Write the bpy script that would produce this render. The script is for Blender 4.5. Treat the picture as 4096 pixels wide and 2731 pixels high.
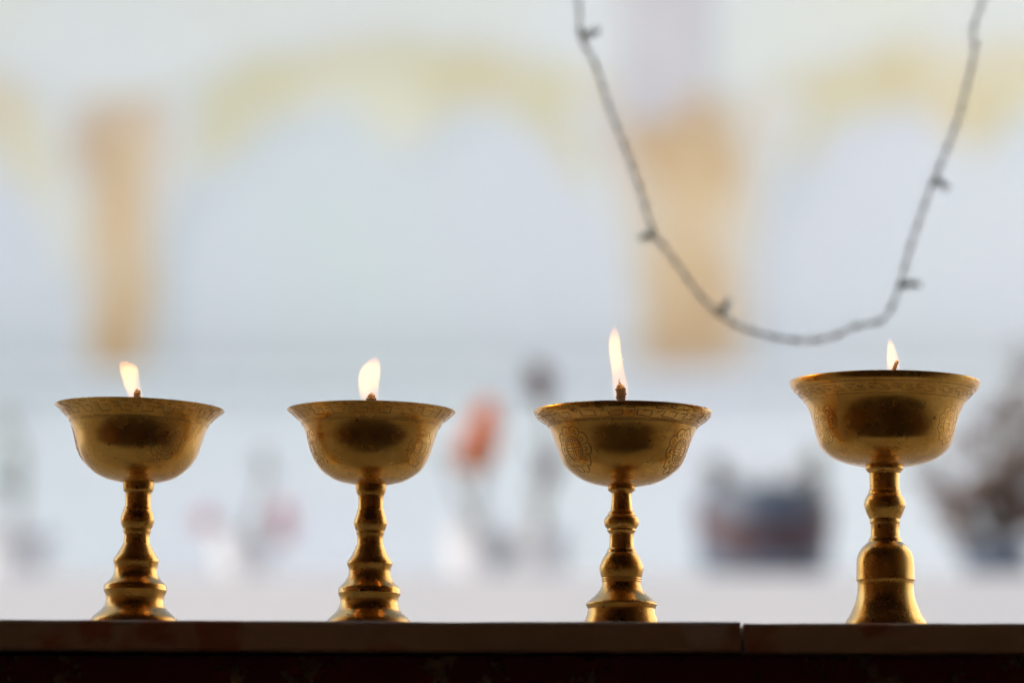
import bpy, math, random
from mathutils import Vector, Matrix, noise
random.seed(7)
sc = bpy.context.scene
for o in list(bpy.data.objects): bpy.data.objects.remove(o)
R = math.radians
# ------------------------------------------------------------------ camera
DIST = 2.0; WID = 0.452; FPX = 4096*DIST/WID
PITCH = R(7.77); ZC = -DIST*math.tan(R(4.0))
cam_d = bpy.data.cameras.new('camera'); cam = bpy.data.objects.new('camera', cam_d)
sc.collection.objects.link(cam); sc.camera = cam
cam.location = (0, -DIST, ZC); cam.rotation_euler = (R(90)+PITCH, 0, 0)
cam_d.sensor_width = 36; cam_d.lens = 36*DIST/WID
cam_d.clip_start = 0.05; cam_d.clip_end = 500
cam_d.dof.use_dof = True
FWD = Vector((0, math.cos(PITCH), math.sin(PITCH)))
cam_d.dof.focus_distance = (Vector((0, -0.016, 0.06))-Vector(cam.location)).dot(FWD)
cam_d.dof.aperture_fstop = cam_d.lens/27.0
cam_d.dof.aperture_blades = 0
# ------------------------------------------------------------------ light
SUN_EL, SUN_AZ = R(36), R(-103)          # azimuth measured to the right of the view direction (+Y)
w = bpy.data.worlds.new('World'); sc.world = w; w.use_nodes = True
nt = w.node_tree; bg = nt.nodes['Background']
sky = nt.nodes.new('ShaderNodeTexSky'); sky.sky_type = 'NISHITA'; sky.sun_disc = False
sky.sun_elevation = SUN_EL; sky.sun_rotation = SUN_AZ
sky.air_density = 1.0; sky.dust_density = 4.0; sky.ozone_density = 1.0
nt.links.new(sky.outputs[0], bg.inputs[0]); bg.inputs[1].default_value = 0.12
sd = bpy.data.lights.new('sun', 'SUN'); sun = bpy.data.objects.new('sun', sd); sc.collection.objects.link(sun)
sd.energy = 1.2; sd.angle = R(35); sd.color = (1, .97, .93)
sdir = Vector((math.sin(SUN_AZ)*math.cos(SUN_EL), math.cos(SUN_AZ)*math.cos(SUN_EL), math.sin(SUN_EL)))
sun.rotation_euler = (-sdir).to_track_quat('-Z', 'Y').to_euler()
vs = sc.view_settings; vs.view_transform = 'Standard'; vs.look = 'None'; vs.gamma = 1
vs.exposure = 1.12; vs.use_curve_mapping = False

# ------------------------------------------------------------------ helpers
def P(px, py, Y):
    """point of the plane y=Y seen at photo pixel (px,py) of 4096x2731"""
    u = (px-2048)/FPX; v = -(py-1365.5)/FPX
    d = Vector((u, math.cos(PITCH)-v*math.sin(PITCH), math.sin(PITCH)+v*math.cos(PITCH)))
    return Vector(cam.location)+d*((Y+DIST)/d.y)
DS = 4096/2352.0
def Q(dx, dy, Y): return P(dx*DS, dy*DS, Y)

def mat(name, base, rough=.6, metal=0., noise_c=None, nscale=8., namt=.5, bump=0., bscale=40., spec=None, detail=6):
    m = bpy.data.materials.new(name); m.use_nodes = True; n = m.node_tree; b = n.nodes['Principled BSDF']
    b.inputs['Base Color'].default_value = (*base, 1); b.inputs['Roughness'].default_value = rough
    b.inputs['Metallic'].default_value = metal
    if spec is not None: b.inputs['Specular IOR Level'].default_value = spec
    tc = n.nodes.new('ShaderNodeTexCoord')
    if noise_c:
        t = n.nodes.new('ShaderNodeTexNoise'); t.inputs['Scale'].default_value = nscale; t.inputs['Detail'].default_value = detail
        n.links.new(tc.outputs['Object'], t.inputs['Vector'])
        r = n.nodes.new('ShaderNodeValToRGB'); r.color_ramp.elements[0].position = .5-namt*.3; r.color_ramp.elements[1].position = .5+namt*.3
        r.color_ramp.elements[0].color = (*base, 1); r.color_ramp.elements[1].color = (*noise_c, 1)
        n.links.new(t.outputs[0], r.inputs[0]); n.links.new(r.outputs[0], b.inputs['Base Color'])
    if bump:
        t = n.nodes.new('ShaderNodeTexNoise'); t.inputs['Scale'].default_value = bscale; t.inputs['Detail'].default_value = 6
        n.links.new(tc.outputs['Object'], t.inputs['Vector'])
        bp = n.nodes.new('ShaderNodeBump'); bp.inputs['Strength'].default_value = bump; bp.inputs['Distance'].default_value = .01
        n.links.new(t.outputs[0], bp.inputs['Height']); n.links.new(bp.outputs[0], b.inputs['Normal'])
    return m

def link(name, verts, faces, mats, parent=None, mi=None, smooth=False, sharp=None):
    me = bpy.data.meshes.new(name); me.from_pydata([tuple(v) for v in verts], [], faces)
    for m in (mats if isinstance(mats, (list, tuple)) else [mats]): me.materials.append(m)
    if mi:
        for p, i in zip(me.polygons, mi): p.material_index = i
    if smooth:
        for p in me.polygons: p.use_smooth = True
    if sharp:
        for e in me.edges:
            if (min(e.vertices), max(e.vertices)) in sharp: e.use_edge_sharp = True
    me.update(); o = bpy.data.objects.new(name, me); sc.collection.objects.link(o)
    if parent: o.parent = parent
    return o
def empty(name, loc):
    o = bpy.data.objects.new(name, None); o.location = loc; o.empty_display_size = .02
    sc.collection.objects.link(o); return o
def tag(o, label=None, cat=None, group=None, kind=None):
    for k, v in (('label', label), ('category', cat), ('group', group), ('kind', kind)):
        if v: o[k] = v
    return o
def box(x0, x1, y0, y1, z0, z1):
    v = [(x, y, z) for x in (x0, x1) for y in (y0, y1) for z in (z0, z1)]
    f = [(0, 1, 3, 2), (4, 6, 7, 5), (0, 4, 5, 1), (2, 3, 7, 6), (0, 2, 6, 4), (1, 5, 7, 3)]
    return v, f
class MB:
    def __init__(s): s.v = []; s.f = []; s.m = []
    def add(s, v, f, m=0):
        k = len(s.v); s.v += [Vector(a) for a in v]; s.f += [tuple(i+k for i in q) for q in f]; s.m += [m]*len(f)
    def build(s, name, mats, parent=None, **k): return link(name, s.v, s.f, mats, parent, mi=s.m, **k)
def tube(pts, rad, n=8, jit=0.):
    v = []; f = []; pts = [Vector(p) for p in pts]
    for i, p in enumerate(pts):
        t = (pts[min(i+1, len(pts)-1)]-pts[max(i-1, 0)]).normalized()
        a = t.cross(Vector((0, 1, 0))); a = a.normalized() if a.length > .05 else t.cross(Vector((1, 0, 0))).normalized()
        b = t.cross(a); r = rad[i] if isinstance(rad, (list, tuple)) else rad
        for k in range(n):
            q = 2*math.pi*k/n; rr = r*(1+jit*(random.random()-.5)*2)
            v.append(p+(a*math.cos(q)+b*math.sin(q))*rr)
    for i in range(len(pts)-1):
        for k in range(n): f.append((i*n+k, i*n+(k+1) % n, (i+1)*n+(k+1) % n, (i+1)*n+k))
    f.append(tuple(range(n-1, -1, -1))); f.append(tuple((len(pts)-1)*n+k for k in range(n)))
    return v, f
def cr(pts, n=5):
    """Catmull-Rom through points"""
    o = []; L = [Vector(p) for p in pts]
    for i in range(len(L)-1):
        a, b, c, d = L[max(i-1, 0)], L[i], L[i+1], L[min(i+2, len(L)-1)]
        for k in range(n):
            t = k/n; o.append(.5*((2*b)+(c-a)*t+(2*a-5*b+4*c-d)*t*t+(3*b-a-3*c+d)*t**3))
    o.append(L[-1]); return o
def soften(prof, ang=22, d=.00028):
    """replace hard corners of a (r,z) profile by a tiny chamfer so that edges catch light"""
    out = []; p = [Vector(a) for a in prof]
    for i, q in enumerate(p):
        if 0 < i < len(p)-1:
            a = (p[i-1]-q); b = (p[i+1]-q)
            if a.length > 1e-6 and b.length > 1e-6:
                t = 180-math.degrees(a.angle(b))
                if t > ang:
                    out.append(q+a.normalized()*min(d, a.length*.35)); out.append(q+b.normalized()*min(d, b.length*.35)); continue
        out.append(q)
    return out
def lathe(prof, n=96, wob=0.):
    v = []; f = []; sharp = set()
    for i, (r, z) in enumerate(prof):
        for k in range(n):
            q = 2*math.pi*k/n
            rr = r*(1+wob*noise.noise(Vector((math.cos(q)*1.3, math.sin(q)*1.3, z*12))))
            v.append(Vector((rr*math.cos(q), rr*math.sin(q), z)))
    for i in range(len(prof)-1):
        for k in range(n): f.append((i*n+k, i*n+(k+1) % n, (i+1)*n+(k+1) % n, (i+1)*n+k))
    for i in range(1, len(prof)-1):
        a = Vector(prof[i])-Vector(prof[i-1]); b = Vector(prof[i+1])-Vector(prof[i])
        if a.length > 1e-7 and b.length > 1e-7 and a.angle(b) > R(24):
            for k in range(n):
                p, q = i*n+k, i*n+(k+1) % n; sharp.add((min(p, q), max(p, q)))
    return v, f, sharp

# ------------------------------------------------------------------ materials
def brass(name, rough, dark=1.0):
    m = bpy.data.materials.new(name); m.use_nodes = True; n = m.node_tree; L = n.links.new
    b = n.nodes['Principled BSDF']; b.inputs['Metallic'].default_value = 1; b.inputs['Coat Weight'].default_value = .55; b.inputs['Coat Roughness'].default_value = .22
    tc = n.nodes.new('ShaderNodeTexCoord'); gi = n.nodes.new('ShaderNodeObjectInfo')
    ad = n.nodes.new('ShaderNodeVectorMath'); ad.operation = 'ADD'
    L(tc.outputs['Object'], ad.inputs[0]); L(gi.outputs['Random'], ad.inputs[1])
    def nz(scale, det=6, r=.55, vec=None):
        t = n.nodes.new('ShaderNodeTexNoise'); t.inputs['Scale'].default_value = scale; t.inputs['Detail'].default_value = det
        t.inputs['Roughness'].default_value = r; L(vec or ad.outputs[0], t.inputs['Vector']); return t.outputs[0]
    def ramp(src, p0, c0, p1, c1):
        t = n.nodes.new('ShaderNodeValToRGB'); e = t.color_ramp.elements
        e[0].position = p0; e[0].color = (*c0, 1); e[1].position = p1; e[1].color = (*c1, 1); L(src, t.inputs[0]); return t.outputs[0]
    def mixc(f, a, bb):
        t = n.nodes.new('ShaderNodeMix'); t.data_type = 'RGBA'; L(f, t.inputs['Factor']); L(a, t.inputs['A']); L(bb, t.inputs['B']); return t.outputs['Result']
    c1 = ramp(nz(70), .38, tuple(dark*x for x in (.74, .385, .06)), .7, tuple(dark*x for x in (.90, .54, .12)))
    grime = ramp(nz(140, 8, .7), .60, (0, 0, 0), .72, (1, 1, 1))
    gm = n.nodes.new('ShaderNodeMath'); gm.operation = 'MULTIPLY'; gm.inputs[1].default_value = .16; L(grime, gm.inputs[0])
    gcol = n.nodes.new('ShaderNodeRGB'); gcol.outputs[0].default_value = (.36, .21, .07, 1)
    c2 = mixc(gm.outputs[0], c1, gcol.outputs[0])
    spots = ramp(nz(420, 2, .4), .70, (0, 0, 0), .77, (1, 1, 1))
    scol = n.nodes.new('ShaderNodeRGB'); scol.outputs[0].default_value = (.07, .035, .015, 1)
    sm = n.nodes.new('ShaderNodeMath'); sm.operation = 'MULTIPLY'; sm.inputs[1].default_value = .8; L(spots, sm.inputs[0])
    c3 = mixc(sm.outputs[0], c2, scol.outputs[0]); L(c3, b.inputs['Base Color'])
    mr = n.nodes.new('ShaderNodeMapRange'); mr.inputs[1].default_value = .3; mr.inputs[2].default_value = .7
    mr.inputs[3].default_value = rough-.06; mr.inputs[4].default_value = rough+.10
    L(nz(90, 7, .65), mr.inputs[0]); L(mr.outputs[0], b.inputs['Roughness'])
    # turning marks: fine rings along the axis, plus slight unevenness
    mp = n.nodes.new('ShaderNodeMapping'); mp.inputs['Scale'].default_value = (12, 12, 2600); L(tc.outputs['Object'], mp.inputs[0])
    mx = n.nodes.new('ShaderNodeMath'); mx.operation = 'MULTIPLY_ADD'; mx.inputs[1].default_value = .35
    L(nz(1, 3, .6, mp.outputs[0]), mx.inputs[0]); L(nz(160, 5, .6), mx.inputs[2])
    bp = n.nodes.new('ShaderNodeBump'); bp.inputs['Strength'].default_value = .14; bp.inputs['Distance'].default_value = .0006
    L(mx.outputs[0], bp.inputs['Height']); L(bp.outputs[0], b.inputs['Normal'])
    return m
M_CUP = brass('aged_brass_bowl', .235); M_STEM = brass('aged_brass_turned', .26, .90)
M_GROOVE = mat('engraved_line', (.44, .26, .085), .36, 1.)
M_GROOVE_D = mat('deep_engraved_line', (.33, .19, .06), .36, 1.)
M_BUTTER = mat('butter_wax', (.75, .6, .25), .35)
M_WICK = mat('charred_wick', (.016, .009, .006), .9, noise_c=(.06, .02, .008), nscale=900, bump=.6, bscale=1500)
M_FIBRE = mat('lint_fibre', (.6, .58, .55), .8)

def flame_mat(z0, z1, wx, wz, strength):
    m = bpy.data.materials.new('flame_glow'); m.use_nodes = True; n = m.node_tree; L = n.links.new
    n.nodes.remove(n.nodes['Principled BSDF']); out = n.nodes['Material Output']
    tc = n.nodes.new('ShaderNodeTexCoord'); sx = n.nodes.new('ShaderNodeSeparateXYZ'); L(tc.outputs['Object'], sx.inputs[0])
    mr = n.nodes.new('ShaderNodeMapRange'); mr.inputs[1].default_value = z0; mr.inputs[2].default_value = z1; L(sx.outputs[2], mr.inputs[0])
    r = n.nodes.new('ShaderNodeValToRGB'); L(mr.outputs[0], r.inputs[0]); e = r.color_ramp.elements
    e[0].position = 0; e[0].color = (.02, .02, .05, 1); e[1].position = 1; e[1].color = (.30, .085, .02, 1)
    for p, c in ((.16, (.14, .07, .03)), (.30, (.42, .18, .05)), (.50, (.95, .44, .10)), (.80, (1, .46, .11)), (.92, (.6, .19, .03))):
        q = e.new(p); q.color = (*c, 1)
    # darker core just above the wick
    ds = n.nodes.new('ShaderNodeVectorMath'); ds.operation = 'SUBTRACT'; L(tc.outputs['Object'], ds.inputs[0]); ds.inputs[1].default_value = (wx, 0, wz)
    sc_ = n.nodes.new('ShaderNodeVectorMath'); sc_.operation = 'MULTIPLY'; L(ds.outputs[0], sc_.inputs[0]); sc_.inputs[1].default_value = (1, 1, .42)
    ln = n.nodes.new('ShaderNodeVectorMath'); ln.operation = 'LENGTH'; L(sc_.outputs[0], ln.inputs[0])
    m2 = n.nodes.new('ShaderNodeMapRange'); m2.inputs[1].default_value = .0008; m2.inputs[2].default_value = .0042
    m2.inputs[3].default_value = .35; m2.inputs[4].default_value = 1; L(ln.outputs['Value'], m2.inputs[0])
    ms = n.nodes.new('ShaderNodeMath'); ms.operation = 'MULTIPLY'; ms.inputs[1].default_value = strength; L(m2.outputs[0], ms.inputs[0])
    em = n.nodes.new('ShaderNodeEmission'); L(r.outputs[0], em.inputs[0]); L(ms.outputs[0], em.inputs[1]); L(em.outputs[0], out.inputs['Volume'])
    return m

# ------------------------------------------------------------------ the setting
ZG = -1.35; YF = -.11
M_GROUND = mat('courtyard_stone', (.30, .29, .27), .85, noise_c=(.38, .36, .33), nscale=.8, bump=.2)
g = link('ground', [(-150, .35, ZG), (150, .35, ZG), (150, 300, ZG), (-150, 300, ZG)], [(0, 1, 2, 3)], M_GROUND); tag(g, kind='structure')
M_BLOCKER = mat('dark_blocker_plaster', (.40, .21, .11), .8, noise_c=(.48, .27, .15), nscale=2)
M_WOOD = mat('dark_blocker_wood', (.07, .04, .025), .7, noise_c=(.1, .06, .04), nscale=4)
T = .12
def blocker_piece(name, b, m):  # unseen shell around the camera, added to block sky and sun
    o = link(name, *box(*b), m); tag(o, kind='structure'); return o
blocker_piece('blocker_floor', (-2.2, 2.2, -5, .35, ZG-.1, ZG), mat('dark_blocker_floor', (.28, .21, .15), .6, noise_c=(.34, .26, .18), nscale=5))
blocker_piece('blocker_ceiling', (-2.8, 2.8, -5, .6, 1.9, 2.02), M_WOOD)
blocker_piece('blocker_wall_back', (-2.2, 2.2, -5.12, -5.0, ZG, 1.9), M_BLOCKER)
blocker_piece('blocker_wall_left', (-2.32, -2.2, -5, .75, ZG, 1.9), M_BLOCKER)
blocker_piece('blocker_wall_right', (2.2, 2.32, -5, -.10, ZG, 1.9), M_BLOCKER)

# red painted wall that carries the ledge
m = bpy.data.materials.new('flaking_red_paint'); m.use_nodes = True; n = m.node_tree; L = n.links.new; b = n.nodes['Principled BSDF']
tc = n.nodes.new('ShaderNodeTexCoord')
def nzz(s, d=6, r=.6):
    t = n.nodes.new('ShaderNodeTexNoise'); t.inputs['Scale'].default_value = s; t.inputs['Detail'].default_value = d; t.inputs['Roughness'].default_value = r
    L(tc.outputs['Object'], t.inputs['Vector']); return t.outputs[0]
def rmp(src, p0, c0, p1, c1):
    t = n.nodes.new('ShaderNodeValToRGB'); e = t.color_ramp.elements; e[0].position = p0; e[0].color = (*c0, 1); e[1].position = p1; e[1].color = (*c1, 1)
    L(src, t.inputs[0]); return t.outputs[0]
def mxx(f, a, c):
    t = n.nodes.new('ShaderNodeMix'); t.data_type = 'RGBA'; L(f, t.inputs['Factor']); L(a, t.inputs['A']); L(c, t.inputs['B']); return t.outputs['Result']
red = rmp(nzz(18), .3, (.14, .012, .010), .7, (.20, .022, .016))
grey = rmp(nzz(60), .35, (.12, .11, .09), .7, (.42, .33, .22))
f1 = rmp(nzz(38, 8, .7), .56, (0, 0, 0), .60, (1, 1, 1))
c = mxx(f1, red, grey); L(c, b.inputs['Base Color']); b.inputs['Roughness'].default_value = .7
bp = n.nodes.new('ShaderNodeBump'); bp.inputs['Strength'].default_value = .6; bp.inputs['Distance'].default_value = .002; L(f1, bp.inputs['Height']); L(bp.outputs[0], b.inputs['Normal'])
M_RED = m
rw = link('painted_wall', *box(-2.2, 2.2, -.098, .35, ZG, -.0135), M_RED)
tag(rw, 'dark red painted low wall with flaking patches under the stone ledge', 'wall')

# marble slabs
m = bpy.data.materials.new('worn_marble'); m.use_nodes = True; n = m.node_tree; L = n.links.new; b = n.nodes['Principled BSDF']
tc = n.nodes.new('ShaderNodeTexCoord')
cA = rmp(nzz(14), .3, (.60, .50, .35), .7, (.72, .63, .47))
st = rmp(nzz(22, 3, .5), .60, (0, 0, 0), .70, (1, 1, 1))
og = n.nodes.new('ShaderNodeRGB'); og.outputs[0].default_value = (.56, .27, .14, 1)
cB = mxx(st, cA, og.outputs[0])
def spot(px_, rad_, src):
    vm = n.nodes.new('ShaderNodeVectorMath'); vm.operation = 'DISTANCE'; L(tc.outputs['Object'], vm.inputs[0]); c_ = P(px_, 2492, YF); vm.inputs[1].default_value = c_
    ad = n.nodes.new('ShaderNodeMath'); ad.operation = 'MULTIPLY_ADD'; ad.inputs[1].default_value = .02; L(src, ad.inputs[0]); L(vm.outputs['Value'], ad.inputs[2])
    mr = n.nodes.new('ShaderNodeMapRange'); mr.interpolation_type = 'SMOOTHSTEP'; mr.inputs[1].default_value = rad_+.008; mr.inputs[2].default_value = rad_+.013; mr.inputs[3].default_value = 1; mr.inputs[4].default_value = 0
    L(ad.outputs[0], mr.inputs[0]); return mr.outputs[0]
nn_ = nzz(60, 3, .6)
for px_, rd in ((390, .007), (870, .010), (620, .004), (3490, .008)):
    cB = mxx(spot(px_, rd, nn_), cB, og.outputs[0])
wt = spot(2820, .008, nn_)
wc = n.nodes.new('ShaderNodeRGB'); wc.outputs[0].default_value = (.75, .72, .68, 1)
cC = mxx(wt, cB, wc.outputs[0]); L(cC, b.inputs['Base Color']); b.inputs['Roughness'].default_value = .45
bp = n.nodes.new('ShaderNodeBump'); bp.inputs['Strength'].default_value = .3; bp.inputs['Distance'].default_value = .002; L(nzz(120), bp.inputs['Height']); L(bp.outputs[0], b.inputs['Normal'])
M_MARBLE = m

def slab(name, x0, x1, lift):
    """long slab with slightly worn, rounded front arris"""
    N = 260; yb = .42; th = .0125; r = .0016
    prof = [(yb, -th), (YF+.001, -th), (YF, -th+.001), (YF, -r), (YF+r*.3, -r*.3), (YF+r, 0), (yb, 0)]
    v = []; f = []
    for i in range(N+1):
        x = x0+(x1-x0)*i/N; z = lift(x)
        e = 1.0
        if i in (0, N): e = 0
        for j, (y, zz) in enumerate(prof):
            jz = 0
            if j in (3, 4, 5): jz = -.0003*abs(noise.noise(Vector((x*90, j, 3))))-.0005*max(0, noise.noise(Vector((x*22, 5, j)))-.15)
            v.append((x, y, zz+z+jz))
    k = len(prof)
    for i in range(N):
        for j in range(k-1): f.append((i*k+j, (i+1)*k+j, (i+1)*k+j+1, i*k+j+1))
        f.append((i*k+k-1, (i+1)*k+k-1, (i+1)*k, i*k))
    f.append(tuple(range(k-1, -1, -1))); f.append(tuple(N*k+j for j in range(k)))
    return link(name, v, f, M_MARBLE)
XJ = P(2969, 2486, YF).x
liftL = lambda x: -.00075*0 + max(0., (XJ-x))*.0035
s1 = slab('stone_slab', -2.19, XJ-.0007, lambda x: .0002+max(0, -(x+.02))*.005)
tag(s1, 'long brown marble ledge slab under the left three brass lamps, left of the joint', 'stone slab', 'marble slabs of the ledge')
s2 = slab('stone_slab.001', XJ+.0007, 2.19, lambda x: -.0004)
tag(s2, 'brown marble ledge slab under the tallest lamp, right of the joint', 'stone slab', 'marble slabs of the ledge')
# ------------------------------------------------------------------ far building
YW = 14.0
M_PLASTER = mat('pale_blue_limewash', (.42, .485, .50), .9, noise_c=(.425, .465, .51), nscale=.9)
M_PLASTER_W = mat('cream_plaster', (.80, .82, .84), .9, noise_c=(.74, .77, .80), nscale=2.2)
def faded(name, c_wash, c_a, c_b, sc1, sc2, stretch=(1, 1, 1)):
    m = bpy.data.materials.new(name); m.use_nodes = True; n = m.node_tree; L = n.links.new; b = n.nodes['Principled BSDF']
    tc = n.nodes.new('ShaderNodeTexCoord'); mp = n.nodes.new('ShaderNodeMapping'); mp.inputs['Scale'].default_value = stretch; L(tc.outputs['Object'], mp.inputs[0])
    def N(s_, off):
        t = n.nodes.new('ShaderNodeTexNoise'); t.inputs['Scale'].default_value = s_; t.inputs['Detail'].default_value = 5; t.noise_dimensions = '4D'
        t.inputs['W'].default_value = off; L(mp.outputs[0], t.inputs['Vector']); return t.outputs[0]
    def RM(src, p0, c0, p1, c1):
        t = n.nodes.new('ShaderNodeValToRGB'); e = t.color_ramp.elements; e[0].position = p0; e[0].color = (*c0, 1); e[1].position = p1; e[1].color = (*c1, 1); L(src, t.inputs[0]); return t.outputs[0]
    c1 = RM(N(sc1, 1.3), .38, c_a, .62, c_b); k = RM(N(sc2, 5.1), .42, (0, 0, 0), .72, (1, 1, 1))
    w_ = n.nodes.new('ShaderNodeRGB'); w_.outputs[0].default_value = (*c_wash, 1)
    t = n.nodes.new('ShaderNodeMix'); t.data_type = 'RGBA'; L(k, t.inputs['Factor']); L(c1, t.inputs['A']); L(w_.outputs[0], t.inputs['B']); at = n.nodes.new('ShaderNodeAttribute'); at.attribute_name = 'wear'
    ma = n.nodes.new('ShaderNodeMath'); ma.operation = 'MULTIPLY_ADD'; ma.inputs[1].default_value = 1.15; ma.use_clamp = True
    nn = n.nodes.new('ShaderNodeMath'); nn.operation = 'MULTIPLY_ADD'; nn.inputs[1].default_value = 1.6; nn.inputs[2].default_value = -.85; L(N(sc2*2.2, 9.7), nn.inputs[0])
    L(at.outputs['Fac'], ma.inputs[0]); L(nn.outputs[0], ma.inputs[2])
    t2 = n.nodes.new('ShaderNodeMix'); t2.data_type = 'RGBA'; L(ma.outputs[0], t2.inputs['Factor']); L(t.outputs['Result'], t2.inputs['A'])
    w2 = n.nodes.new('ShaderNodeRGB'); w2.outputs[0].default_value = (.44, .485, .50, 1); L(w2.outputs[0], t2.inputs['B'])
    L(t2.outputs['Result'], b.inputs['Base Color'])
    b.inputs['Roughness'].default_value = .85; return m
def set_wear(o, vals):
    at = o.data.attributes.new('wear', 'FLOAT', 'POINT')
    for i, x in enumerate(vals): at.data[i].value = x
M_OCHRE = faded('faded_ochre_paint', (.48, .40, .27), (.35, .225, .105), (.38, .275, .15), 2.2, 3.0, (1, 1, .6))
M_GREEN = faded('faded_lime_paint', (.50, .53, .48), (.40, .405, .265), (.43, .355, .215), 1.1, 1.9)
M_SPAN = mat('pale_green_limewash', (.465, .51, .52), .9, noise_c=(.465, .50, .46), nscale=1.2)
M_MAUVE = mat('mauve_paint', (.36, .36, .39), .8, noise_c=(.42, .43, .45), nscale=3)
bld = empty('arcaded_building', (0, YW, ZG))
tag(bld, 'pale blurred building with ochre pillars and lime cusped arches behind the lamps', 'building')
last = []
def bpart(name, mb, m):
    o = mb.build(name, m); o.parent = bld; last.clear(); last.append(o); o.matrix_parent_inverse = bld.matrix_basis.inverted() if False else Matrix.Translation(-Vector(bld.location)); return o
sw = link('bounce_wall', *box(6, 6.3, 1.2, 13.4, ZG, 7), mat('bounce_wall_white', (.84, .82, .78), .9, noise_c=(.78, .75, .70), nscale=.8)); tag(sw, kind='structure')  # unseen wall, added as a bright reflector for the lamps' right edges
wl = MB(); wl.add(*box(-9, 9, YW+.075, YW+.3, ZG, 4.6)); bpart('wall', wl, M_PLASTER)
par = MB(); zt = Q(0, 905, YW).z; par.add(*box(-9, 9, YW-.25, YW-.05, ZG, zt)); par.add(*box(-9, 9, YW-.29, YW-.01, zt, zt+.05)); bpart('parapet', par, M_PLASTER)
AX = [-1045-1315, -1045, 270, 1585, 2900, 2900+1315]
for i, ax in enumerate(AX):
    x = Q(ax, 700, YW).x; hw = (.17 if ax == 1585 else .11 if ax == 270 else .12)
    p = MB(); zb = zt-.04; z1 = Q(0, 215, YW).z
    zz = [zb+(z1-zb)*k/10 for k in range(11)]; wr_ = []; v = []; cols = [-1, -.72, -.4, 0, .4, .72, 1]
    for i_, z_ in enumerate(zz):
        t_ = i_/10; w_ = 1.35+.35*t_+.7*max(0, t_-.5)**1.2*3.2
        for c_ in cols:
            v.append((x+hw*w_*c_, YW+.066, z_)); wr_.append(max(0, (abs(c_)-.3)/.7)**1.2*1.0+(.55 if i_ == 0 else .2 if i_ == 1 else 0)+max(0, t_-.8)*1.6)
    nc = len(cols); nv = len(v); v += [(a_, b_+.04, c_) for a_, b_, c_ in v]; wr_ += wr_
    f = [(nc*i_+j, nc*i_+j+1, nc*i_+nc+j+1, nc*i_+nc+j) for i_ in range(10) for j in range(nc-1)]
    f += [(nc*i_, nc*i_+nc, nv+nc*i_+nc, nv+nc*i_) for i_ in range(10)]+[(nc*i_+nc-1, nv+nc*i_+nc-1, nv+nc*i_+2*nc-1, nc*i_+2*nc-1) for i_ in range(10)]
    p.add(v, f)
    bpart('pillar', p, M_OCHRE); set_wear(last[0], wr_)

inn = [(345, 640), (355, 520), (395, 440), (460, 380), (540, 345), (600, 280), (690, 250), (790, 235), (850, 285), (925, 335), (1000, 285), (1060, 240), (1160, 255), (1250, 300), (1310, 380), (1390, 440), (1440, 520), (1455, 640)]
out = [(195, 640), (190, 420), (200, 300), (290, 235), (400, 195), (500, 150), (600, 115), (700, 95), (810, 80), (925, 75), (1040, 85), (1150, 100), (1260, 130), (1370, 170), (1470, 225), (1600, 270), (1620, 420), (1600, 640)]
for k in (-1, 0, 1, 2):
    a = MB(); I = cr([Q(x+1315*k, y, YW) for x, y in inn], 4); O = cr([Q(x+1315*k+(8 if x < 500 else 0), y, YW) for x, y in out], 4)
    nI = len(I); v = []; wr_ = []; TT = [-.14, .10, .35, .6, .85, 1.15]
    for c_, W_ in zip(TT, [1., .25, 0, 0, .2, 1.]):
        for j, (qi, qo) in enumerate(zip(I, O)):
            q = qi.lerp(qo, c_); e_ = min(j, nI-1-j)/(nI-1)
            v.append(Vector((q.x, YW+.069+.0005*k, q.z))); wr_.append(W_+max(0, .03-e_)*6)
    f = [(nI*i+j, nI*i+j+1, nI*(i+1)+j+1, nI*(i+1)+j) for i in range(len(TT)-1) for j in range(nI-1)]
    n0 = len(v); v += [q+Vector((0, .03, 0)) for q in v]; wr_ += wr_; e0 = nI*(len(TT)-1)
    f += [(j, n0+j, n0+j+1, j+1) for j in range(nI-1)]+[(e0+j, e0+j+1, n0+e0+j+1, n0+e0+j) for j in range(nI-1)]
    a.add(v, f); bpart('arch', a, M_GREEN); set_wear(last[0], wr_)
    u = MB(); v = []; O2 = [q for q in O if O[0].x-.001 <= q.x]
    for q in O: v += [Vector((q.x, YW+.0725+.0005*k, q.z-.01)), Vector((q.x, YW+.0725+.0005*k, 4.6))]
    u.add(v, [(2*i, 2*i+2, 2*i+3, 2*i+1) for i in range(len(O)-1) if O[i+1].x > O[i].x]); bpart('spandrel', u, M_SPAN)
# upper wall above the arches (thin lintel slab) and pilaster over the right pillar
pl = MB(); x0 = Q(1425, 0, YW).x; x1 = Q(1625, 0, YW).x; pl.add(*box(x0, x1, YW+.063, YW+.12, Q(0, 268, YW).z, 4.5)); bpart('pilaster', pl, M_MAUVE)
rs = MB()
v, f, s = lathe([(0, .05), (.045, .045), (.06, 0), (.0, 0)], 24)
c0 = Q(1600, 265, YW); rs.add([Vector((a.x, -a.z, a.y))+c0+Vector((0, -.06, 0)) for a in v], f); bpart('boss', rs, M_OCHRE)
# terrace with things on it
YT = 4.0; SC = 6/14.0; ZT = Q(0, 1338, YT).z
tr = link('terrace', *box(-9, 9, YT-.14, YW-.3, ZG, ZT), M_PLASTER_W); tag(tr, kind='structure')

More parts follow.
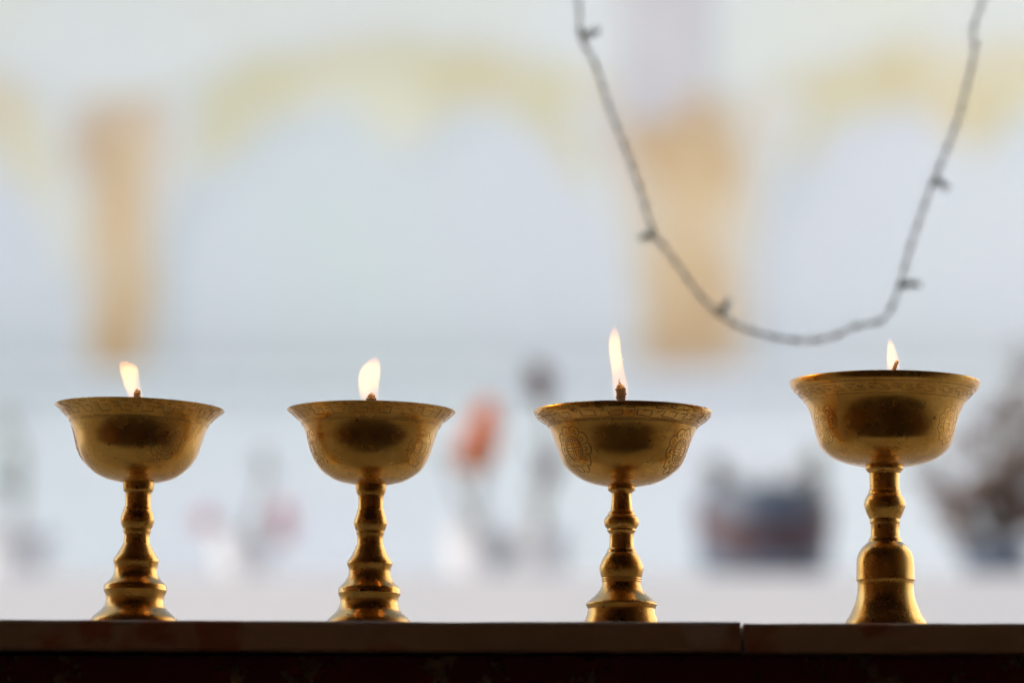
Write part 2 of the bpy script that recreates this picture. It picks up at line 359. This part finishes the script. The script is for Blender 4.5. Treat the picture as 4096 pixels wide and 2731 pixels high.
# ------------------------------------------------------------------ plants far behind
M_LEAF_D = mat('dark_leaf', (.085, .05, .035), .6, noise_c=(.15, .085, .05), nscale=30)
M_LEAF_G = mat('grey_green_leaf', (.13, .15, .11), .6, noise_c=(.2, .2, .15), nscale=20)
M_STEMP = mat('plant_stem', (.16, .12, .08), .8)
M_WPOT = mat('white_pot_glaze', (.50, .51, .53), .6, noise_c=(.47, .48, .50), nscale=10)
M_SLATE = mat('slate_blue_glaze', (.06, .085, .125), .55, noise_c=(.08, .10, .14), nscale=4)
M_MAROON = mat('maroon_band', (.06, .035, .045), .6)
M_ORANGE = mat('orange_petal', (.80, .27, .04), .6, noise_c=(.80, .34, .09), nscale=30)
M_MARPET = mat('maroon_petal', (.12, .035, .03), .6, noise_c=(.2, .06, .05), nscale=30)
M_PINK = mat('pink_petal', (.72, .42, .46), .6)
def leaf(mb, c, s, m=0):
    a = Vector((random.gauss(0, 1), random.gauss(0, 1), random.gauss(0, 1))).normalized(); b_ = a.orthogonal().normalized()
    b_ = Matrix.Rotation(random.random()*6.28, 3, a) @ b_; d = a.cross(b_)
    v = [c-b_*s, c+d*s*.38+a*s*.08, c+b_*s, c-d*s*.38+a*s*.08]; mb.add(v, [(0, 1, 2, 3)], m)
def pot(parent, name, r, h, m, base):
    prof = [(0, 0), (r*.68, 0), (r*.72, h*.05), (r*.95, h*.85), (r*1.05, h*.86), (r*1.07, h), (r*.93, h), (r*.85, h*.85), (0, h*.83)]
    v, f, s = lathe(prof, 32); return link(name, v, f, m, parent, smooth=True, sharp=s)
def plant(name, dx, label, cat, potr, poth, mp, blobs, leafm, n_leaf=60, group=None, stems=M_STEMP, Y=YT, flowers=()):
    """blobs: (dx,dy,radius in display px, count) leaf clumps; flowers: (dx,dy,r,material)"""
    base = Q(dx, 1338, Y); base.z = ZT
    t = empty(name, base); tag(t, label, cat, group)
    potr *= SC; poth *= SC; pot(t, 'pot', potr, poth, mp, base)
    px = (Q(1, 0, Y)-Q(0, 0, Y)).x
    st = MB(); lf = MB(); top = Vector((0, 0, poth*.84))
    for (bx, by, br, cnt) in blobs:
        c = Q(bx, by, Y)-base; c.y = random.uniform(-.05, .05)*SC
        mid = (top+c)/2+Vector((random.uniform(-.04, .04), 0, .05))*SC
        st.add(*tube(cr([top, mid, c], 5), [(.010-.0006*i)*SC for i in range(11)], 6))
        for k in range(cnt):
            d = Vector((random.gauss(0, 1), random.gauss(0, 1), random.gauss(0, 1))); d = d.normalized()*random.random()**.4
            leaf(lf, c+d*br*px, .030*SC*random.uniform(.6, 1.2))
    fl = []
    for (bx, by, br, m) in flowers:
        c = Q(bx, by, Y)-base
        mid = (top+c)/2+Vector((random.uniform(-.03, .03), 0, .03))*SC
        st.add(*tube(cr([top, mid, c], 5), .0035*SC, 6))
        fb = MB(); r = br*px
        for ring, cnt in ((-2, 10), (-1, 14), (0, 18), (1, 16), (2, 12), (3, 6)):
            el = R(-10+28*ring)
            for k in range(cnt):
                q = 2*math.pi*(k+.5*ring)/cnt; d = Vector((math.cos(q)*math.cos(el), math.sin(q)*math.cos(el), math.sin(el)))
                sd_ = Vector((-math.sin(q), math.cos(q), 0)); u = d.cross(sd_)
                fb.add([c+d*r*.1, c+d*r*.7+sd_*r*.34+u*r*.05, c+d*r, c+d*r*.7-sd_*r*.34+u*r*.05], [(0, 1, 2, 3)])
        fl.append((fb, m))
    if st.v: st.build('stem', stems, t, smooth=True)
    if lf.v: lf.build('foliage', leafm, t)
    for fb, m in fl: fb.build('flower', m, t)
    return t
plant('flowering_plant', 1100, 'blurred orange flowers in a white pot between second and third lamp', 'plant', .11, .16, M_WPOT,
      [(1030, 1055, 26, 9)], M_LEAF_D, flowers=[(1120, 955, 42, M_ORANGE), (1108, 1000, 56, M_ORANGE), (1080, 1040, 48, M_ORANGE), (1112, 1045, 34, M_ORANGE)])
plant('flowering_plant', 1240, 'blurred tall maroon flower in a white pot left of the third lamp', 'plant', .10, .15, M_WPOT,
      [(1250, 1060, 34, 8), (1236, 850, 26, 8)], M_LEAF_D, flowers=[(1240, 885, 46, M_MARPET), (1262, 1075, 34, M_MARPET)])
plant('flowering_plant', 560, 'faint pink flowers in a pale pot, blurred between first and second lamp', 'plant', .10, .14, M_WPOT,
      [(605, 1068, 34, 11)], M_LEAF_G, flowers=[(470, 1195, 30, M_PINK), (650, 1180, 34, M_PINK), (655, 1225, 26, M_PINK)])
plant('potted_shrub', 30, 'thin grey-green shrub in a pale pot at the far left edge, blurred', 'plant', .13, .15, M_WPOT,
      [(15, 960, 50, 16), (30, 1040, 44, 12), (10, 1110, 40, 18)], M_LEAF_G)
plant('potted_shrub', 2290, 'blurred dark brown twiggy shrub at the right edge beside the tallest lamp', 'plant', .12, .12, M_SLATE,
      [(2180, 1165, 48, 90), (2215, 1225, 40, 70), (2255, 1130, 46, 90), (2310, 1120, 50, 90), (2345, 1190, 44, 90), (2320, 1290, 46, 130), (2345, 1050, 60, 90), (2290, 960, 54, 50), (2140, 1085, 46, 36), (2350, 830, 50, 30), (2352, 920, 50, 40), (2225, 1020, 50, 36), (2400, 1150, 80, 150), (2420, 980, 80, 100)], M_LEAF_D)
# big dark bowl planter
bb = Q(1755, 1338, YT); bb.z = ZT
bw = empty('bowl_planter', bb); tag(bw, 'large slate blue and maroon bowl planter, blurred between the third and tallest lamp', 'planter')
px = (Q(1, 0, YT)-Q(0, 0, YT)).x*1.1
v, f, s = lathe([(0, .02*SC), (122*px, .02*SC), (132*px, 30*px), (139*px, 90*px), (134*px, 150*px), (128*px, 188*px), (116*px, 188*px), (118*px, 150*px), (0, 145*px)], 40)
bowl = link('bowl', v, f, M_SLATE, bw, smooth=True, sharp=s)
mb = MB()   # maroon painted swag following the bowl on its front
for i in range(24):
    t0 = i/24; t1 = (i+1)/24
    row = []
    for t in (t0, t1):
        an = R(-170+160*t); z_c = (72+80*abs(2*t-1)**2.0)*px; hh = (42-10*abs(2*t-1))*px; rr = 140*px
        for dz in (-hh, hh):
            zz = max(14*px, z_c+dz); r_ = rr-(0 if zz > 60*px else (60*px-zz)*.45)+.006*SC
            row.append((r_*math.cos(an), r_*math.sin(an), zz))
    mb.add(row, [(0, 2, 3, 1)])
mb.build('painted_band', M_MAROON, bw)
lf = MB(); st = MB()
for (bx, by, br, cnt) in [(1645, 1080, 34, 26), (1668, 1115, 28, 26), (1866, 1055, 34, 20), (1862, 1105, 32, 28), (1760, 1120, 50, 40)]:
    c = Q(bx, by, YT)-bb; top = Vector((0, 0, 145*px)); st.add(*tube(cr([top, (top+c)/2+Vector((0, 0, .03*SC)), c], 4), .006*SC, 6))
    for k in range(cnt):
        d = Vector((random.gauss(0, 1), random.gauss(0, 1), random.gauss(0, 1))).normalized()*random.random()**.4; leaf(lf, c+d*br*px, .026*SC)
st.build('stem', M_STEMP, bw); lf.build('foliage', M_LEAF_G, bw)

# ------------------------------------------------------------------ string of small bulbs
YS = .52
M_CABLE = mat('grey_green_cable', (.66, .76, .80), .5); M_SOCK = mat('bulb_socket', (.22, .28, .27), .5)
M_BULB = mat('unlit_bulb', (.45, .52, .52), .2)
path = [(1328, 0), (1332, 80), (1368, 150), (1400, 250), (1440, 350), (1475, 450), (1500, 530), (1550, 600), (1610, 680), (1650, 720), (1700, 750), (1770, 772), (1850, 782), (1920, 770), (1960, 750), (2020, 738), (2045, 710), (2068, 650), (2090, 570), (2120, 480), (2145, 410), (2165, 365), (2195, 290), (2220, 200), (2240, 110), (2235, 80), (2250, 20)]
pts = [Q(x, y, YS) for x, y in path]
pts = [Vector((pts[0].x-.22, YS, 1.9)), Vector((pts[0].x-.07, YS, .8)), Vector((pts[0].x-.012, YS, pts[0].z+.12))]+pts+[Vector((pts[-1].x+.035, YS, pts[-1].z+.10)), Vector((pts[-1].x+.12, YS, .8)), Vector((pts[-1].x+.26, YS, 1.9))]
C_ = cr(pts, 10)
sl = empty('string_lights', C_[0]); tag(sl, 'twisted grey cable with tiny unlit bulbs hanging in a deep loop', 'string lights')
mb = MB()
for ph in (0, math.pi):
    acc = 0; tw = []
    for i, p in enumerate(C_):
        if i: acc += (p-C_[i-1]).length
        a = acc*260+ph; t = (C_[min(i+1, len(C_)-1)]-C_[max(i-1, 0)]).normalized(); nrm = t.cross(Vector((0, 1, 0))).normalized()
        tw.append(p-C_[0]+nrm*.0008*math.cos(a)+Vector((0, 1, 0))*.0008*math.sin(a))
    mb.add(*tube(tw, .0008, 6))
mb.build('cable', M_CABLE, sl, smooth=True)
for (a, b_) in [((1342, 84), (1378, 68)), ((1500, 540), (1466, 547)), ((1660, 716), (1674, 686)), ((2146, 410), (2180, 434)), ((2070, 652), (2116, 653))]:
    A = Q(*a, YS)-C_[0]; B = Q(*b_, YS)-C_[0]; D = B-A
    s_ = MB(); s_.add(*tube([A-D*.12, A+D*.05, A+D*.45], [.0019, .0024, .0021], 10)); so = s_.build('socket', M_SOCK, sl, smooth=True)
    u = MB(); u.add(*tube([A+D*.45, A+D*.75, A+D*.95, B], [.0018, .0020, .0017, .0006], 10)); u.build('bulb', M_BULB, so, smooth=True)

# ------------------------------------------------------------------ butter lamps
def zof(py): return P(2048, py, 0).z
S = WID/4096
cup1 = [(342, 1639), (314, 1662), (291, 1686), (276, 1711), (263, 1745), (254, 1779), (243, 1816), (223, 1852), (196, 1882), (161, 1909), (118, 1926), (64, 1937)]
cup2 = [(340, 1645), (320, 1663), (295, 1684), (277, 1708), (262, 1743), (252, 1779), (241, 1812), (225, 1848), (204, 1879), (171, 1905), (129, 1926), (62, 1940)]
cup3 = [(358, 1653), (350, 1670), (329, 1685), (306, 1702), (290, 1728), (276, 1762), (262, 1799), (250, 1831), (233, 1863), (207, 1888), (171, 1912), (122, 1932), (54, 1945)]
cup4 = [(385, 1531), (377, 1554), (358, 1571), (335, 1594), (318, 1617), (304, 1646), (293, 1679), (284, 1714), (274, 1752), (262, 1783), (238, 1810), (207, 1831), (164, 1848), (118, 1858), (70, 1863)]
st1 = [(85, 168), (165, 160), (180, 158), (195, 148), (200, 138), (230, 135), (300, 134), (350, 137), (355, 146), (385, 149), (390, 153), (430, 166), (470, 176), (495, 178), (520, 174), (570, 156), (573, 147), (600, 145), (625, 143), (630, 134), (670, 134), (710, 138), (735, 142), (780, 166), (850, 207), (895, 235), (922, 241), (945, 234), (980, 226), (1010, 223), (1050, 230), (1090, 250), (1130, 283), (1160, 318), (1178, 331), (1215, 330), (1226, 334), (1250, 321), (1280, 310), (1310, 305), (1345, 306), (1380, 315), (1420, 343), (1424, 350), (1426, 348), (1450, 375), (1480, 408), (1505, 435), (1540, 462), (1600, 478), (1700, 482), (1722, 476)]
st2 = [(97, 164), (150, 160), (195, 151), (198, 145), (212, 142), (216, 135), (260, 132), (300, 131), (340, 133), (370, 138), (373, 145), (405, 149), (425, 156), (470, 170), (505, 177), (520, 176), (575, 158), (578, 149), (600, 147), (625, 146), (630, 138), (670, 135), (700, 135), (735, 142), (738, 147), (780, 161), (850, 196), (905, 234), (932, 242), (955, 232), (985, 221), (1010, 217), (1060, 226), (1110, 254), (1150, 286), (1180, 316), (1195, 326), (1235, 327), (1243, 330), (1265, 318), (1290, 308), (1320, 304), (1350, 306), (1400, 322), (1440, 352), (1446, 360), (1448, 358), (1480, 396), (1520, 432), (1560, 462), (1620, 476), (1700, 480), (1722, 474)]
st3 = [(112, 142), (140, 143), (152, 148), (185, 104), (190, 102), (250, 103), (320, 110), (372, 120), (376, 130), (385, 137), (400, 142), (418, 144), (424, 158), (450, 177), (485, 186), (520, 180), (545, 164), (556, 150), (562, 147), (572, 151), (582, 151), (605, 132), (610, 126), (700, 126), (768, 134), (772, 148), (788, 152), (808, 155), (812, 162), (850, 187), (900, 213), (950, 230), (980, 233), (1020, 225), (1060, 214), (1066, 208), (1076, 208), (1080, 212), (1090, 211), (1096, 206), (1110, 210), (1116, 201), (1150, 206), (1200, 230), (1250, 274), (1300, 330), (1325, 362), (1345, 377), (1390, 354), (1395, 349), (1450, 361), (1500, 380), (1535, 390), (1600, 412), (1650, 426), (1700, 432), (1722, 430)]
st4 = [(92, 173), (98, 177), (130, 177), (158, 151), (160, 140), (240, 137), (318, 138), (322, 150), (355, 150), (360, 158), (400, 182), (450, 193), (480, 189), (520, 176), (560, 156), (582, 145), (584, 136), (590, 140), (625, 141), (632, 132), (700, 132), (762, 137), (766, 149), (775, 153), (800, 157), (804, 164), (830, 195), (860, 224), (900, 249), (950, 264), (1000, 268), (1080, 269), (1140, 271), (1150, 273), (1157, 270), (1158, 262), (1200, 259), (1270, 263), (1330, 274), (1400, 300), (1450, 323), (1500, 352), (1540, 377), (1600, 398), (1650, 408), (1704, 408)]

def ribbon(mb, pts, surf, wd=.00042, m=1, lift=.00012):
    """engraved line: pts in (theta, z)"""
    dense = []
    for i in range(len(pts)-1):
        (a, za), (b_, zb) = pts[i], pts[i+1]; L_ = max(abs(a-b_)*.036, abs(za-zb)); k = max(1, int(L_/.0008))
        for j in range(k): dense.append((a+(b_-a)*j/k, za+(zb-za)*j/k))
    dense.append(pts[-1]); W = [surf(*p) for p in dense]; v = []
    for i, (p, nn) in enumerate(W):
        t = (W[min(i+1, len(W)-1)][0]-W[max(i-1, 0)][0])
        t = t.normalized() if t.length > 1e-9 else Vector((0, 0, 1)); sdv = nn.cross(t).normalized()
        ww = wd*random.uniform(.75, 1.15)*(.6 if i in (0, len(W)-1) else 1)
        v += [p+sdv*ww*.5+nn*.00003, p+nn*lift, p-sdv*ww*.5+nn*.00003]
    f = []
    for i in range(len(W)-1):
        a = 3*i; f += [(a, a+1, a+4, a+3), (a+1, a+2, a+5, a+4)]
    mb.add(v, f, m)

def make_lamp(cx, cup, stem, y0, sscale, tilt, cuptilt, cupshift, med, medpy, medr, band, nrep, flame, wick, fsc, forg, label, thickrim, seed, zbase=0., bold=1.0):
    random.seed(seed)
    t = empty('butter_lamp', Vector((P(cx, 2559, 0).x, 0, zbase))); tag(t, label, 'butter lamp', 'brass butter lamps on the ledge')
    t.rotation_euler = (0, R(tilt), 0)
    # ---- stem and foot
    prof = [(r*sscale*S, zof(y0+y*sscale)) for y, r in stem]
    zb = prof[-1][1]; prof = [(r, z-zb) for r, z in prof]
    isplit = [i for i, (y, r) in enumerate(stem)][0]
    # split stem / foot at the narrow neck above the skirt
    ys = {1: 735, 2: 735, 3: 1116, 4: 766}[seed]
    k = [i for i, (y, r) in enumerate(stem) if y == ys][0]
    top = soften([(0, prof[0][1]-.0005), (prof[0][0]-.0006, prof[0][1])]+prof[:k+1])
    v, f, s = lathe(top, 96); link('stem', v, f, M_STEM, t, smooth=True, sharp=s)
    low = soften(prof[k:]+[(0, 0)]); low = [(r, z) for r, z in low]
    v, f, s = lathe(low, 96, .002); link('foot', v, f, M_STEM, t, smooth=True, sharp=s)
    # ---- cup
    zc0 = zof(cup[-1][1])-zb
    off = zof(cup[-1][1])-zof(y0+stem[0][0]*sscale)
    cprof = [(r*S, zof(y)-zb) for r, y in cup]
    nsm = 2 if thickrim else 0
    body = cr([Vector((r, z)) for r, z in cprof[nsm if thickrim else 0:]], 5)
    if thickrim:
        (r0, z0), (r1, z1) = cprof[0], cprof[1]
        rim = soften([(r0, z0+(.0009 if thickrim == 1 else .0002)), (r0, z0), (r1, z1), (cprof[2][0], cprof[2][1])], 15, .0004)
        outer = [Vector(a) for a in rim[:-1]]+body
        th = .0026
    else:
        outer = body; th = .0014
    # inner wall
    inner = []
    for i in range(0, len(outer), 3):
        p = outer[i]; a = outer[max(i-1, 0)]; b_ = outer[min(i+1, len(outer)-1)]; tt = (b_-a)
        if tt.length < 1e-9: continue
        nn = Vector((-tt.y, tt.x)).normalized()
        if nn.x > 0: nn = -nn
        th_i = th if i > 3 else th*.6
        inner.append(Vector((max(p.x+nn.x*th_i, .001), max(p.y+nn.y*th_i, zc0+.002)+0)))
    inner[0] = Vector((outer[0].x-(.0016 if thickrim else .0010), outer[0].y+.0002))
    full = list(reversed(inner))+[outer[0]+Vector((-.0003, .00025))]+outer+[Vector((.004, outer[-1].y-.0006))]
    full = [Vector((0.0001, full[0].y))]+full
    v, f, s = lathe(full, 128, .0022)
    mb = MB(); mb.add(v, f)
    op = [(p.y, p.x) for p in outer]
    def rad(z):
        best = op[-1][1]
        for i in range(len(op)-1):
            (za, ra), (zb_, rb) = op[i], op[i+1]
            if (za-z)*(zb_-z) <= 0 and abs(za-zb_) > 1e-9: return ra+(rb-ra)*(z-za)/(zb_-za), (ra-rb)/(za-zb_)
        return best, 0
    def surf(th_, z):
        r, sl_ = rad(z); nn = Vector((math.sin(th_), -math.cos(th_), -sl_)).normalized()
        wv = 1+.0022*noise.noise(Vector((math.sin(th_)*1.3, -math.cos(th_)*1.3, z*12)))
        return Vector((r*wv*math.sin(th_), -r*wv*math.cos(th_), z)), nn
    # meander band (front-centre photo rows -> heights; rows are seen on the front of the cup)
    def zfront(py):   # point on cup front surface seen at row py: solve z with y=-r(z)
        z = zof(py)-zb
        for _ in range(12):
            r, _s = rad(z); z = P(2048, py, -r).z-zb
        return z
    zt_, zb2, zl = (zfront(a) for a in band)
    P_ = 2*math.pi/nrep; J = lambda: random.uniform(-.035, .035)
    W = .00034*bold
    for kk in range(nrep):
        o_ = kk*P_
        def U(lst):
            ribbon(mb, [(o_+(a+J())*P_, zb2+(zt_-zb2)*(b_+J())) for a, b_ in lst], surf, W)
        U([(.02, .98), (.52, .96)]); U([(.03, .98), (.04, .55), (.30, .52)]) if kk % 2 else U([(.05, .80), (.05, .52), (.33, .54)])
        U([(.33, .60), (.34, .34), (.12, .32)]); U([(.50, .66), (.80, .64), (.80, .93)]); U([(.42, .44), (.42, .04), (.92, .02)])
        U([(.92, .04), (.93, .36), (.62, .38)]); U([(.62, .66), (.62, .86)])
    NN = 160
    for zz in ([zl, zl-.0007] if thickrim != 2 else [zl]) + ([zt_+.0012] if thickrim else []):
        for kk in range(0, NN, 8):
            ribbon(mb, [(2*math.pi*(kk+j)/NN, zz+J()*.001) for j in range(9)], surf, W)
    # medallions
    zm = zfront(medpy); Rm = medr*S
    for md in med:
        t0 = R(md); r_, _s = rad(zm)
        def V(lst, w_=1.):
            out_ = []
            for a, b_ in lst:
                z_ = zm+b_*Rm; rr, _ = rad(z_); out_.append((t0+a*Rm/r_, z_))
            ribbon(mb, out_, surf, W*w_)
        npet = 10; ph = random.random()
        for q in range(npet):
            a0 = 2*math.pi*(q+ph)/npet; a1 = 2*math.pi*(q+1+ph)/npet; arc = []
            for j in range(9):
                u = j/8; a = a0+(a1-a0)*u; rr = .86+.15*math.sin(math.pi*u)**.6+random.uniform(-.012, .012); arc.append((rr*math.cos(a), rr*math.sin(a)))
            V(arc, 1.1)
            V([(.86*math.cos(a0), .86*math.sin(a0)), (.66*math.cos(a0), .66*math.sin(a0))])
            am = (a0+a1)/2; d = .11
            V([(.62*math.cos(am-d), .62*math.sin(am-d)), (.76*math.cos(am-d*.8), .76*math.sin(am-d*.8)), (.78*math.cos(am+d*.6), .78*math.sin(am+d*.6)), (.64*math.cos(am+d), .64*math.sin(am+d))])
        V([(.54*math.cos(R(x)), .54*math.sin(R(x))) for x in range(0, 361, 12)], 1.2)
        if bold > 1.1: V([(.45*math.cos(R(x)), .45*math.sin(R(x))) for x in range(0, 361, 12)])
        g_ = .065
        for sx in (-1, 1):
            V([(sx*g_, .46), (sx*g_, -.46)], 1.15)
            for sy in (-1, 1):
                V([(sx*g_, sy*g_), (sx*.44, sy*g_)], 1.1)
                V([(sx*.20, sy*.40), (sx*.20, sy*.19), (sx*.38, sy*.19)])
                V([(sx*.30, sy*.32), (sx*.36, sy*.26)])
    cz = zc0
    co = link('bowl', [p-Vector((0, 0, cz)) for p in mb.v], mb.f, [M_CUP, M_GROOVE_D if bold > 1.1 else M_GROOVE], t, mi=mb.m, smooth=True, sharp=s)
    co.location = (cupshift*S, 0, cz-off*0+0); co.rotation_euler = (0, R(cuptilt), 0)
    # butter
    zbut = op[0][0]-.010; rb, _ = rad(zbut)
    v, f, s2_ = lathe([(0.0001, zbut-cz), (rb*.5, zbut-cz-.0003), (rb-.002, zbut-cz), (rb-.0022, zbut-.003-cz), (0.0001, zbut-.003-cz)], 48)
    bu = link('butter', v, f, M_BUTTER, t, smooth=True); bu.location = co.location; bu.rotation_euler = co.rotation_euler
    # collar joint: dark seam between stem and bowl is left by the geometry
    # ---- wick and flame: absolute photo coordinates at plane y=0 -> lamp space
    Minv = (Matrix.Translation(t.location) @ Matrix.Rotation(R(tilt), 4, 'Y')).inverted()
    A = lambda zx, zy: Minv @ P(forg[0]+zx*fsc, forg[1]+zy*fsc, 0)
    wv = []; wr = []
    for (x, y, h) in wick: wv.append(A(x, y)); wr.append(h*fsc*S)
    wv = [wv[0]+Vector((0, 0, -(wv[0].z-zbut)-.001))]+wv; wr = [wr[0]]+wr
    pts_ = []; rr_ = []
    for i in range(len(wv)-1):
        for j in range(4):
            u = j/4; pts_.append(wv[i].lerp(wv[i+1], u)+Vector((random.uniform(-1, 1), random.uniform(-1, 1), 0))*.00018); rr_.append((wr[i]+(wr[i+1]-wr[i])*u)*random.uniform(.82, 1.15))
    pts_.append(wv[-1]); rr_.append(wr[-1]*.7)
    v, f = tube(pts_, rr_, 12, .16); link('wick', v, f, M_WICK, t, smooth=False)
    fl = []
    F = cr([Vector((x, y, h)) for x, y, h in flame], 5)
    v = []; n_ = 24; fz = []
    for q in F:
        c_ = A(q.x, q.y); fz.append(c_.z); r_ = max(q.z, 1.5)*fsc*S
        for kk in range(n_):
            a = 2*math.pi*kk/n_; v.append(c_+Vector((math.cos(a)*r_, math.sin(a)*r_*.8, 0)))
    f = []
    for i in range(len(F)-1):
        for kk in range(n_): f.append((i*n_+kk, (i+1)*n_+kk, (i+1)*n_+(kk+1) % n_, i*n_+(kk+1) % n_))
    f.append(tuple(range(n_))); f.append(tuple((len(F)-1)*n_+kk for kk in range(n_-1, -1, -1)))
    wt_ = wv[-1]
    avg = sum(q.z for q in F)/len(F)*fsc*S*2
    fm = flame_mat(min(fz), max(fz), wt_.x, wt_.z+.0005, 1.15*.58/avg)
    link('flame', v, f, fm, t, smooth=True)
    ld = bpy.data.lights.new('flame_light', 'POINT'); ld.energy = .035; ld.color = (1, .55, .2); ld.shadow_soft_size = .0025
    lo = bpy.data.objects.new('flame_light', ld); sc.collection.objects.link(lo); lo.parent = t; lo.location = wt_+Vector((0, 0, .006))
    return t

L1 = make_lamp(535, cup1, st1, 1900, .3827, 1.1, .9, -9, (31, -89, 151), 1764, 72, (1620, 1653, 1668), 22,
    [(880, 118, 6), (888, 130, 48), (918, 160, 90), (937, 200, 107), (947, 260, 107), (962, 330, 100), (978, 400, 97), (1003, 470, 92), (1020, 550, 88), (1030, 620, 60), (1035, 680, 10)],
    [(1035, 560, 42), (1033, 520, 42), (1030, 490, 34), (1038, 465, 34), (1022, 445, 14), (1044, 436, 6)], .3571, (180, 1400),
    'leftmost brass butter lamp, leaning right, with one engraved medallion near its bowl centre', 0, 1, .0010)
L2 = make_lamp(1474, cup2, st2, 1900, .3827, .7, .1, -4, (57, -67, 178), 1779, 72, (1623, 1652, 1668), 20,
    [(1088, 70, 6), (1088, 88, 38), (1076, 130, 75), (1048, 200, 110), (1030, 280, 125), (1022, 360, 122), (1020, 440, 117), (1025, 500, 113), (1033, 560, 106), (1045, 640, 60), (1050, 690, 10)],
    [(1053, 570, 56), (1053, 545, 54), (1052, 520, 38), (1060, 500, 32), (1060, 480, 12)], .3571, (1110, 1400),
    'brass butter lamp with a wide rounded flame and squat wick, second from the left', 0, 2, .0003)
L3 = make_lamp(2486, cup3, st3, 1900, .3827, .2, .25, 4, (62, -51, 175), 1786, 90, (1637, 1661, 1668), 18,
    [(838, 22, 5), (840, 60, 25), (838, 110, 45), (838, 180, 57), (842, 260, 60), (853, 340, 62), (865, 420, 62), (878, 500, 67), (888, 570, 75), (894, 640, 78), (900, 720, 75), (905, 790, 45), (905, 830, 8)],
    [(908, 760, 37), (905, 720, 37), (900, 680, 44), (897, 630, 48), (892, 600, 38), (884, 575, 14), (882, 540, 4), (886, 522, 2)], .4274, (2100, 1290),
    'brass butter lamp with the tallest thin flame and two boldly engraved medallions', 1, 3, 0, 1.45)
L4 = make_lamp(3545, cup4, st4, 1820, .43365, 0, .5, 3, (59, -64, 178), 1678, 77, (1531, 1557, 1568), 22,
    [(1176, 48, 4), (1182, 80, 18), (1190, 130, 38), (1201, 200, 54), (1212, 270, 67), (1218, 330, 73), (1221, 400, 75), (1222, 460, 60), (1222, 520, 10)],
    [(1215, 470, 24), (1228, 420, 25), (1238, 380, 23), (1250, 340, 21), (1262, 322, 17), (1266, 310, 8)], .36356, (3130, 1330),
    'tallest brass butter lamp with bell shaped foot and small flame', 2, 4, 0, 1.0)
